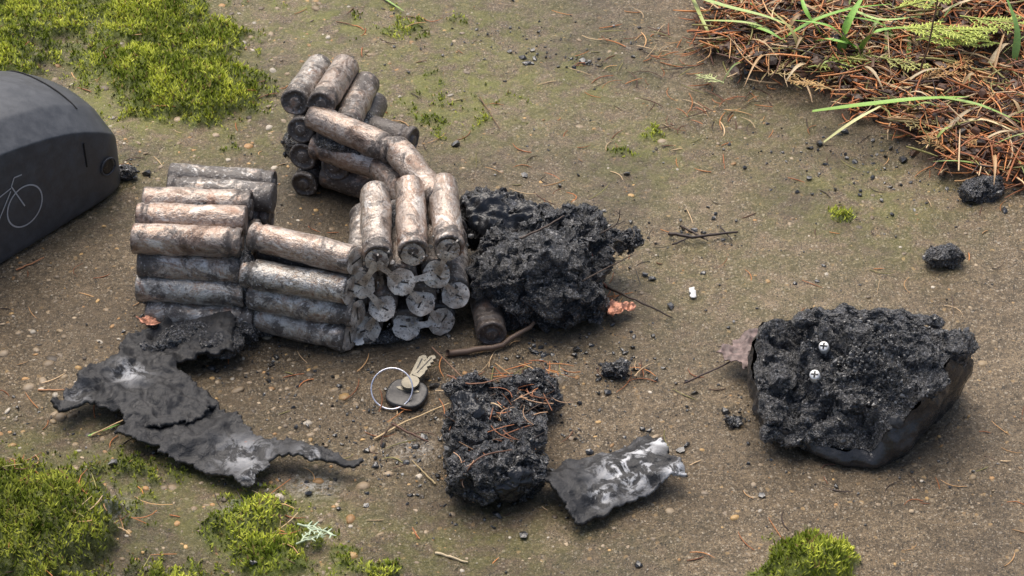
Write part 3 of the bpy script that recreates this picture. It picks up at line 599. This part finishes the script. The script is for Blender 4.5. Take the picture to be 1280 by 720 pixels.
# ------------------------------------------------------------------ charred lumps
pr = empty('charred_battery_debris')
lump('char_mass', pr, [(g(672, 345, 2.3), (3.6, 2.7, 2.5), .1), (g(725, 315, 2.6), (2.3, 1.8, 1.9), .3), (g(632, 330, 2.4), (1.7, 1.8, 2.0), 0), (g(705, 372, 1.4), (2.3, 1.6, 1.3), 0), (g(768, 300, 2.4), (1.5, .6, .4), -.1), (g(700, 285, 3.4), (2.3, 1.1, 1.0), .4), (g(640, 375, 1.2), (1.3, 1.1, 1.1), 0), (g(620, 275, 2.4), (2.2, 1.2, 1.5), -.2)], MCH, .75, .75, 6, 31, .5, 1300, warp=2.2, fib=160)
MGL = mat_shell('molten_black_plastic', (.016, .017, .020), .14, .3, .3)
def zskin(x, y, q):
    c = g(630, 262, 4); s = (x-c[0]); t = (y-c[1])
    return 4.0-.10*s*s-.22*t*t-.1*s+(ridge(q*np.array([.45, .9, 1]), 3, 141)-.5)*1.5+(fbm(q*.9, 3, 142)-.5)*.9
sheet('melted_case_skin', pr, [(574, 240), (592, 234), (625, 240), (662, 254), (690, 272), (694, 290), (660, 292), (625, 296), (598, 290), (580, 268)], zskin, mat=MGL, th=.25, seed=143, edge=.5, hz=3.9)
cell(pr, g(600, 340, 1.0), g(615, 412, 1.0), .75, .6, .3)
acc = Acc()
n = 110; c = g(700, 300, 3.5); x = c[0]+RNG.normal(0, 2.6, n); y = c[1]+RNG.normal(0, 1.3, n); needles(acc, x, y, RNG.uniform(.4, 1.3, n), np.zeros(n), .5, np.array([[.03, .025, .022], [.09, .07, .05]]), (.02, .04), z0=c[2]+RNG.normal(-.1, .4, n))
acc.obj('char_fibres', MNEED, pr)
pr = empty('charred_battery_debris')
lump('char_mass', pr, [(g(592, 540, 1.5), (1.6, 2.4, 1.7), .1), (g(612, 590, 1.6), (2.4, 1.4, 1.4), 0), (g(648, 590, 1.2), (1.4, 1.2, 1.1), .2), (g(652, 505, 1.0), (2.0, 1.3, 1.0), .2), (g(585, 500, 1.4), (1.1, 1.1, 1.3), 0), (g(632, 545, 1.4), (1.9, 1.8, 1.1), 0), (g(672, 488, 1.2), (1.3, .7, .7), .4)], MCH, .7, .8, 6, 55, .5, 1100, warp=2.2, fib=110)
lump('melted_case_skin', pr, [(g(585, 512, 2.6), (.9, 1.4, .9), .3), (g(640, 600, 1.7), (1.3, .9, .9), .3)], MGL, .3, .7, 5, 58, .5, warp=2)
acc = Acc()
for cc, s1, k in ((g(625, 520, 2.4), 1.8, 40), (g(660, 500, 1.8), 1.4, 36), (g(600, 575, 2.6), 1.3, 12)):
    x = cc[0]+RNG.normal(0, s1*.7, k); y = cc[1]+RNG.normal(0, s1*.6, k); needles(acc, x, y, RNG.uniform(.5, 2.0, k), np.zeros(k), .45, np.array([[.55, .22, .1], [.4, .16, .08], [.15, .09, .06], [.05, .03, .025], [.65, .4, .24]]), (.022, .045), z0=cc[2]+RNG.normal(.0, .4, k))
acc.obj('embedded_needles', MNEED, pr)
for u, v, r in ((1178, 321, 1.1), (1225, 238, 1.3), (769, 462, .7), (916, 527, .45)):
    lump('char_fragment', None, [(g(u-r*4, v, r*.5), (r*.8, r*.6, r*.5), random.uniform(-.5, .5)), (g(u+r*7, v-r*2, r*.45), (r*.65, r*.6, r*.5), 0), (g(u+r*2, v+r*4, r*.3), (r*.8, r*.4, r*.35), 0)], MCH, .36, 1.5, 5, int(u), .4, 90, warp=2)

sheet('charred_plastic_sheet', None, [(66, 516), (100, 482), (150, 455), (155, 430), (190, 420), (215, 408), (250, 402), (302, 404), (294, 450), (252, 456), (232, 456), (226, 470), (250, 488), (277, 506), (252, 528), (205, 550), (165, 543), (145, 526), (105, 514), (78, 530)], wr(1.8, .35, .7, 1.0, .3, 61), spot([(165, 475, .9, .7), (100, 500, .7, .4)]), seed=61, th=.22)
sheet('charred_plastic_sheet', None, [(143, 545), (172, 520), (230, 500), (262, 508), (300, 525), (330, 552), (380, 562), (458, 578), (450, 587), (385, 584), (348, 580), (328, 592), (315, 620), (280, 604), (225, 579), (165, 558)], wr(1.5, .4, .4, .8, .15, 71), spot([(305, 572, 1.4, .55), (320, 600, .8, .8), (390, 572, .8, .5)]), seed=71, th=.18)
lump('char_fragment', None, [(g(215, 428, .9), (1.2, .6, .5), .4), (g(275, 428, .9), (1.5, .8, .6), -.2), (g(300, 415, .6), (1.0, .7, .5), 0), (g(185, 440, .7), (.9, .5, .4), .4), (g(245, 415, .8), (1.2, .6, .5), 0)], MCH, .36, 1.2, 5, 63, .5, 260, warp=2)
def z3(x, y, q):
    c = g(770, 600); s = (x-c[0])*.92+(y-c[1])*.38; t = -(x-c[0])*.38+(y-c[1])*.92
    return .35+.04*np.abs(s)**1.9*.5+.7*np.cos(t*1.2+.6)*.6+.5+(fbm(q*.6, 3, 81)-.5)*1.3+(ridge(q*1.3, 3, 82)-.5)*.2
sheet('charred_plastic_sheet', None, [(664, 598), (712, 578), (772, 562), (812, 542), (826, 556), (838, 582), (862, 602), (800, 626), (722, 662), (700, 640)], z3, spot([(785, 592, 1.5, 1.2), (802, 572, .9, 1.1), (752, 622, .7, .9), (848, 600, .8, 1.4), (824, 558, .6, 1.4)]), seed=85, th=.22, edge=.35)
MCU = mat_plain('scorched_copper_foil', (.70, .34, .23), .35, .6, 1.0, 3); MPK = mat_plain('greyish_label_scrap', (.30, .22, .20), .5, .1, 1.0, 2); MWH = mat_plain('pale_scrap', (.8, .8, .78), .5, 0, .3, 6)
sheet('copper_foil_scrap', None, [(742, 385), (760, 372), (792, 378), (795, 390), (765, 394)], wr(.7, .9, .9, 1.6, .1, 91), mat=MCU, th=.04, seed=91)
sheet('copper_foil_scrap', None, [(172, 414), (185, 409), (206, 419), (198, 424), (180, 422)], wr(.5, .9, .5, 1.6, 1.1, 92), mat=MCU, th=.04, seed=92, edge=.3)
sheet('foil_label_scrap', None, [(898, 445), (925, 425), (960, 415), (965, 470), (930, 472), (903, 462)], wr(.9, .6, .8, 1.2, .3, 93), mat=MPK, th=.06, seed=93)
sheet('pale_foil_fragment', None, [(860, 352), (870, 353), (873, 364), (863, 365)], wr(.1, .9, .1, 1.4, .05, 95), mat=MWH, th=.05, seed=95, edge=.15)
sheet('pale_foil_fragment', None, [(438, 420), (455, 418), (457, 430), (444, 434)], wr(.2, .9, .3, 1.4, .3, 96), mat=MWH, th=.05, seed=96, edge=.1)

# ------------------------------------------------------------------ charred end cap (right)
pr = empty('charred_battery_end_cap')
rim = [(946, 440, 3.2), (955, 408, 4.4), (985, 396, 4.8), (1040, 393, 5.0), (1095, 398, 5.3), (1140, 402, 5.5), (1180, 414, 5.4), (1203, 432, 5.1), (1185, 452, 4.9), (1162, 482, 4.3), (1140, 515, 3.3), (1112, 545, 2.2), (1075, 560, 1.4), (1030, 556, 1.3), (985, 540, 1.5), (956, 515, 2.0), (946, 480, 2.6)]
bot = [(952, 500, .1), (965, 468, .1), (1000, 470, .1), (1050, 475, .1), (1090, 480, .1), (1140, 480, .1), (1185, 478, .1), (1206, 474, 1.2), (1196, 496, .6), (1172, 522, .2), (1146, 550, .1), (1118, 574, .1), (1080, 581, .1), (1030, 570, .1), (985, 552, .1), (960, 532, .1), (950, 514, .1)]
def loop(pts, k=140):
    q = np.array([g(*p) for p in pts]); n = len(q); out = []
    for tt in np.linspace(0, n, k, endpoint=False):
        i = int(tt); f = tt-i; p0, p1, p2, p3 = q[i-1], q[i % n], q[(i+1) % n], q[(i+2) % n]
        out.append(.5*((2*p1)+(-p0+p2)*f+(2*p0-5*p1+4*p2-p3)*f*f+(-p0+3*p1-3*p2+p3)*f**3))
    return np.array(out)
K = 260; R1 = loop(rim, K); R0 = loop(bot, K)
nrm = unit(np.cross(g(1160, 480, 4.3)-g(956, 515, 2), g(1100, 400, 5.3)-g(956, 515, 2)))
cen = R1.mean(0); cr = R1-cen; R1 = R1+cr*((fbm(R1*.8, 3, 133)-.5)*.2)[:, None]+(np.array([0, 0, 1.])*((fbm(R1*1.1, 4, 134)-.5)*1.3)[:, None])
NR = 110; t = np.linspace(0, 1, NR)[:, None, None]; V = cen+(R1[None]-cen)*t; V = V+nrm*(1-t**2)*.75; V = V.reshape(-1, 3)
tt = np.repeat(np.linspace(0, 1, NR), K)
d = (ridge(V*.5+3, 6, 101)-.6)*2.4+(fbm(V*.33, 3, 102)-.5)*2.2+(ridge(V*2.0, 4, 103)-.5)*.5
c1 = g(992, 425, 4.0); dd = np.hypot(V[:, 0]-c1[0], V[:, 1]-c1[1]); d = d-1.4*np.exp(-(dd/1.0)**2)+.7*np.exp(-((dd-1.7)/.35)**2)
c2 = g(1110, 460, 4.0); d = d+.9*np.exp(-(((V[:, 0]-c2[0])/2.2)**2+((V[:, 1]-c2[1])/1.6)**2))
V = V+nrm*(d*(.3+.7*(1-tt**6)))[:, None]+(np.stack([fbm(V*1.2+s_, 3, 160+s_) for s_ in range(3)], 1)-.5)*(1.0*(1-tt**8))[:, None]
idx = np.arange(NR*K).reshape(NR, K); r_ = np.roll(idx, -1, 1); F = np.stack([idx[:-1], r_[:-1], r_[1:], idx[1:]], -1).reshape(-1, 4)
mesh_obj('burnt_face', V, F, MCH, pr, True)
Vt = V[-K:]; NB = 26; t = np.linspace(0, 1, NB)[:, None, None]; ctr = (R1.mean(0)+R0.mean(0))/2
W = Vt[None]*(1-t)+R0[None]*t; out = unit((W-ctr)*np.array([1, 1, .2])); W = W+out*(np.sin(t*np.pi)*.45); W = W.reshape(-1, 3)
W = W+out.reshape(-1, 3)*((fbm(W*.6, 3, 110)-.5)*.8+(ridge(W*1.0, 3, 111)-.5)*.35)[:, None]
idx = np.arange(NB*K).reshape(NB, K); r_ = np.roll(idx, -1, 1); F = np.stack([idx[:-1], r_[:-1], r_[1:], idx[1:]], -1).reshape(-1, 4)
mesh_obj('case_shell', W, F, mat_shell('scorched_shell', (.028, .028, .030), .18, .4, .25), pr, True)
pick = RNG.choice(len(V), 1300); sz = RNG.lognormal(-2.85, .5, 1300).clip(.03, .2); Wc, Fc = crumbs(V[pick]+nrm*.02, sz, 1, 1, .4); mesh_obj('flakes', Wc, Fc, MCRUMB, pr, False, np.repeat((RNG.uniform(.2, .58, (1300, 1))**3)*np.ones((1, 3)), 12, 0))
lump('rim_lumps', pr, [(g(1085, 402, 5.2), (4.0, .6, .5), -.05), (g(965, 500, 2.2), (.8, 1.6, .6), 0), (g(1190, 436, 4.8), (1.1, .9, .8), 0), (g(1010, 545, 1.4), (2.6, .5, .5), -.15), (g(1140, 440, 5.2), (1.6, 1.2, .7), .2), (g(975, 470, 3.2), (1.0, 1.2, .8), .2), (g(1160, 480, 4.2), (.7, 1.3, .5), -.5), (g(1075, 500, 3.2), (1.4, .8, .6), .3), (g(1095, 430, 5.0), (1.8, .7, .6), -.2)], MCH, .5, 1.0, 5, 120, .45, 400, warp=2)
MSCR = mat_plain('zinc_screw', (.85, .85, .84), .3, .6, .2, 6)
def screw(parent, p, nn, r=.33):
    nn = unit(nn); A = unit(np.cross(nn, [0, .3, 1])); B = np.cross(nn, A); k = 20; ph = np.arange(k)/k*2*np.pi; cs = np.cos(ph)[:, None]*A+np.sin(ph)[:, None]*B
    V = np.concatenate([p+cs*r*a+nn*h for a, h in ((0, .06), (.5, .055), (.85, .04), (1, 0), (1, -.5))]); idx = np.arange(5*k).reshape(5, k); r_ = np.roll(idx, -1, 1)
    mesh_obj('screw_head', V, np.stack([idx[:-1], r_[:-1], r_[1:], idx[1:]], -1).reshape(-1, 4), MSCR, parent, True)
    Vs = []; Fs = []
    for s in (0, 1):
        a, b = (A, B) if s else (B, A); c = p+nn*(.07+.004*s); base = len(Vs)
        Vs += [c+a*r*.7+b*.05, c-a*r*.7+b*.05, c-a*r*.7-b*.05, c+a*r*.7-b*.05]; Fs.append([base+i for i in range(4)])
    mesh_obj('screw_slot', Vs, Fs, MGL, parent, False)
def onface(u, v):
    dr = unit(g(u, v, 0)-CAM); rel = V-CAM; al = rel@dr; pd = np.linalg.norm(rel-al[:, None]*dr, axis=1); ok = pd < .25
    i = np.where(ok)[0]; i = i[np.argmin(al[i])] if len(i) else np.argmin(pd); return V[i]
for u, v in ((1033, 437), (1021, 465)): screw(pr, onface(u, v)+nrm*.16, nrm+np.array([0, -.3, .2]), .3)
bm_ = g(1126, 528, 2.9)
acc = Acc(); disc(acc, bm_, unit(np.array([.55, -.7, .45])), .42, .6, False); acc.obj('screw_boss', MSHELL, pr)
lump('boss_wall', pr, [(bm_+np.array([-.3, .4, -.3]), (.7, .7, .7), 0)], MSHELL, .1, .8, 5, 7, .2)

# ------------------------------------------------------------------ e-bike battery case (upper left)
pr = empty('bicycle_battery_case')
U = np.array([-.64, -.77, 0]); U /= np.linalg.norm(U); Wd = np.array([-.77, .64, 0]); Wd /= np.linalg.norm(Wd)
O = g(167, 232)+np.array([0, 0, .05])
st = [(0.0, 1.7, 3.9, .4), (.12, 1.1, 4.9, .15), (.45, .6, 5.5, .05), (1.0, .25, 6.1, 0), (1.8, .06, 6.7, 0), (2.8, 0, 7.3, 0), (4.2, 0, 8.0, 0), (6, 0, 8.6, 0), (8.5, 0, 9.2, 0), (12, 0, 9.8, 0), (18, 0, 10, 0), (30, 0, 10, 0), (34, 0, 9.6, 0), (34.6, .5, 8.2, .3), (34.8, 1.6, 7, .8)]
WID = 9.6; rings = []
for s, ins, h, zb in st:
    sec = [(ins+.4, zb), (ins+.08, zb+.1), (ins, zb+.4), (ins, h*.45), (ins+.02, h-1.85), (ins+.06, h-1.70), (ins+.2, h-1.6), (ins+1.5, h-.62), (ins+1.75, h-.44), (ins+2.0, h-.34), (ins+3.2, h), (WID/2, h+.12)]
    sec = sec+[(WID-a, b) for a, b in sec[::-1][1:]]
    rings.append([O+U*s+Wd*a+np.array([0, 0, b]) for a, b in sec])
m_ = len(rings[0]); V_ = np.array(rings).reshape(-1, 3); F_ = []
for i in range(len(rings)-1):
    for j in range(m_):
        F_.append([i*m_+j, i*m_+(j+1) % m_, (i+1)*m_+(j+1) % m_, (i+1)*m_+j])
F_.append(list(range(m_))[::-1]); F_.append([len(V_)-m_+j for j in range(m_)])
MCASE = mat_shell('dark_grey_abs_case', (.058, .062, .07), .38, .4, .05)
ob = mesh_obj('case_body', V_, F_, MCASE, pr, True); md = ob.modifiers.new('sub', 'SUBSURF'); md.levels = 2; md.render_levels = 2
def onside(s, h, off=.03): return O+U*s+np.array([0, 0, h])-Wd*off
MGAP = mat_plain('case_seam', (.012, .012, .013), .6, 0, .2)
def tube1(pts, r, acc, k=20, m=6):
    q = smoothpath(pts, k); V, F = tubes(q[None], np.full((1, k), r), m); acc.add(V, F, np.array([.5, .5, .5]))
acc2 = Acc()
tube1([onside(3.6, 3.4, .01), onside(3.65, 5.2, .01)], .06, acc2)
tube1([O+U*2.6+Wd*a+np.array([0, 0, 7.18+b]) for a, b in ((1.5, -.6), (2.0, -.34), (3.2, -.0), (4.8, .12), (6.4, -.0), (7.6, -.34), (8.1, -.6))], .05, acc2)
acc2.obj('panel_seams', MGAP, pr)
MLOGO = mat_plain('printed_grey_logo', (.50, .51, .53), .5, 0, .15)
LV = []; LF = []
def seg(a, b, w=.085):
    a = np.array(a); b = np.array(b); t = unit(b-a); nrm2 = np.array([-t[1], t[0]]); base = len(LV)
    for q in (a+nrm2*w/2, b+nrm2*w/2, b-nrm2*w/2, a-nrm2*w/2): LV.append(onside(q[0], q[1], .03))
    LF.append([base, base+1, base+2, base+3])
def ring(c, r, w=.10, k=40):
    base = len(LV)
    for i in range(k):
        a = i/k*2*math.pi
        for rr in (r-w/2, r+w/2): LV.append(onside(c[0]+rr*math.cos(a), c[1]+rr*math.sin(a), .034))
    for i in range(k): j = (i+1) % k; LF.append([base+2*i, base+2*i+1, base+2*j+1, base+2*j])
w1 = (8.8, 3.3); w2 = (12.7, 3.1); ring(w1, 1.4); ring(w2, 1.4)
hd = (9.6, 5.2); bb = (11.1, 3.1); stp = (11.6, 5.1)
for a, b in ((w1, hd), (hd, (9.3, 5.7)), ((9.3, 5.7), (8.7, 5.6)), ((9.7, 4.9), bb), ((9.65, 5.1), (11.5, 4.8)), (bb, stp), (bb, w2), (w2, (11.45, 4.6)), ((11.2, 5.2), (12.1, 5.15))): seg(a, b)
mesh_obj('bicycle_logo', LV, LF, MLOGO, pr, False)
lc = O+U*1.9+Wd*.1+np.array([0, 0, 2.5]); acc3 = Acc(); disc(acc3, lc-Wd*.13, -Wd+np.array([.1, .05, .05]), .5, .3, False); acc3.obj('lock_cover', mat_plain('lock_rubber', (.02, .02, .022), .25, 0, .3), pr)
acc3 = Acc(); ph = np.linspace(0, 2*np.pi, 30); q = np.array([lc-Wd*.14+.58*(math.cos(a)*U+math.sin(a)*np.array([0, 0, 1])) for a in ph]); Vv, Ff = tubes(q[None], np.full((1, 30), .07), 6); acc3.add(Vv, Ff, np.array([.5]*3)); acc3.obj('lock_ring', MCASE, pr)
lump('burnt_corner', pr, [(g(158, 216, .4), (.6, .4, .4), 0)], MCH, .2, 1.2, 5, 9, .4, 60)

# ------------------------------------------------------------------ keys on a ring
pr = empty('key_ring_with_keys')
MK = mat_plain('key_steel', (.38, .35, .28), .4, .6, .7, 4); MKP = mat_plain('key_black_plastic', (.03, .03, .033), .28, 0, .3); MR = mat_plain('bright_ring_wire', (.85, .86, .95), .18, .8, .1)
ph = np.linspace(0, 2*np.pi*1.9, 90); rc = g(490, 486, .9); A = unit(np.array([1, -.15, 0])); B = unit(np.array([.1, .72, .62]))
q = rc+1.2*(np.cos(ph)[:, None]*A+np.sin(ph)[:, None]*B)+np.cross(A, B)*(ph[:, None]/12*.12)
Vv, Ff = tubes(q[None], np.full((1, 90), .045), 8); mesh_obj('split_ring', Vv, Ff, MR, pr, True)
def keyobj(c, yaw, tilt, head, z, k=1.0):
    d = unit(np.array([math.cos(yaw), math.sin(yaw), tilt])); s = unit(np.cross([0, 0, 1], d)); up = np.cross(d, s)
    def ext(name, out, th, off, mat, bev):
        bm = bmesh.new(); vs = [bm.verts.new((np.array(c)+d*a*k+s*b*k+up*(off+z))*S) for a, b in out]; f = bm.faces.new(vs)
        r = bmesh.ops.extrude_face_region(bm, geom=[f]); bmesh.ops.translate(bm, vec=Vector(up*th*S), verts=[e for e in r['geom'] if isinstance(e, bmesh.types.BMVert)])
        bmesh.ops.recalc_face_normals(bm, faces=bm.faces); me = bpy.data.meshes.new(name); bm.to_mesh(me); bm.free(); me.materials.append(mat)
        o = bpy.data.objects.new(name, me); bpy.context.scene.collection.objects.link(o); o.parent = pr; m2 = o.modifiers.new('b', 'BEVEL'); m2.width = bev*S; m2.segments = 3; m2.limit_method = 'ANGLE'
        return o
    ang = np.linspace(0, 2*np.pi, 26, endpoint=False)
    if head:
        ext('key_bow', [(1.1*math.copysign(abs(math.cos(a))**.75, math.cos(a)), 1.2*math.copysign(abs(math.sin(a))**.75, math.sin(a))) for a in ang], .4, 0, MKP, .12)
        ext('bow_inlay', [(.16*math.cos(a)+.2, .7*math.sin(a)) for a in ang], .03, .41, MK, .005)
    else:
        ext('key_bow_metal', [(.7*math.cos(a), .65*math.sin(a)) for a in ang], .16, .1, MK, .03)
    bl = [(.7, -.36), (.7, .36), (3.0, .34), (3.25, .1), (3.2, -.05), (3.0, -.2), (2.8, -.08), (2.62, -.28), (2.42, -.12), (2.2, -.32), (1.95, -.14), (1.75, -.34), (1.5, -.3), (1.3, -.38)]
    ext('key_blade', bl, .17, .1, MK, .02); ext('blade_groove', [(1.0, .05), (1.0, .14), (2.9, .14), (2.9, .05)], .012, .272, MKP, .002)
zz = H1(*g(508, 495)[:2])
keyobj(g(509, 499)+np.array([0, 0, zz]), 1.25, .12, True, .08, 1.0)
keyobj(g(514, 492)+np.array([0, 0, zz]), 1.0, .06, False, .58, .8)

# ------------------------------------------------------------------ light, world, camera
w = bpy.data.worlds.new('World'); bpy.context.scene.world = w; w.use_nodes = True; nt = w.node_tree; bg = nt.nodes['Background']
sky = nt.nodes.new('ShaderNodeTexSky'); sky.sky_type = 'NISHITA'; sky.sun_disc = False
EL, AZ = math.radians(62), math.radians(-20)
sky.sun_elevation = EL; sky.sun_rotation = AZ; sky.dust_density = 5; sky.ozone_density = .3; sky.air_density = 1.0
nt.links.new(sky.outputs[0], bg.inputs[0]); bg.inputs[1].default_value = .15
sl = bpy.data.lights.new('overcast_sun', 'SUN'); sl.energy = 2.8; sl.angle = math.radians(60); sl.color = (1, .96, .89)
so = bpy.data.objects.new('overcast_sun', sl); bpy.context.scene.collection.objects.link(so)
sd = Vector((math.sin(AZ)*math.cos(EL), math.cos(AZ)*math.cos(EL), math.sin(EL))); so.rotation_euler = sd.to_track_quat('Z', 'Y').to_euler()
cam = bpy.data.cameras.new('camera'); co = bpy.data.objects.new('camera', cam); bpy.context.scene.collection.objects.link(co)
co.location = Vector(CAM*S); co.rotation_euler = (math.radians(90)-TH, 0, 0); cam.lens = 36*FOC/1280; cam.sensor_width = 36; cam.clip_start = .01; cam.clip_end = 500
bpy.context.scene.camera = co
vs = bpy.context.scene.view_settings; vs.view_transform = 'Standard'; vs.look = 'None'; vs.exposure = 0
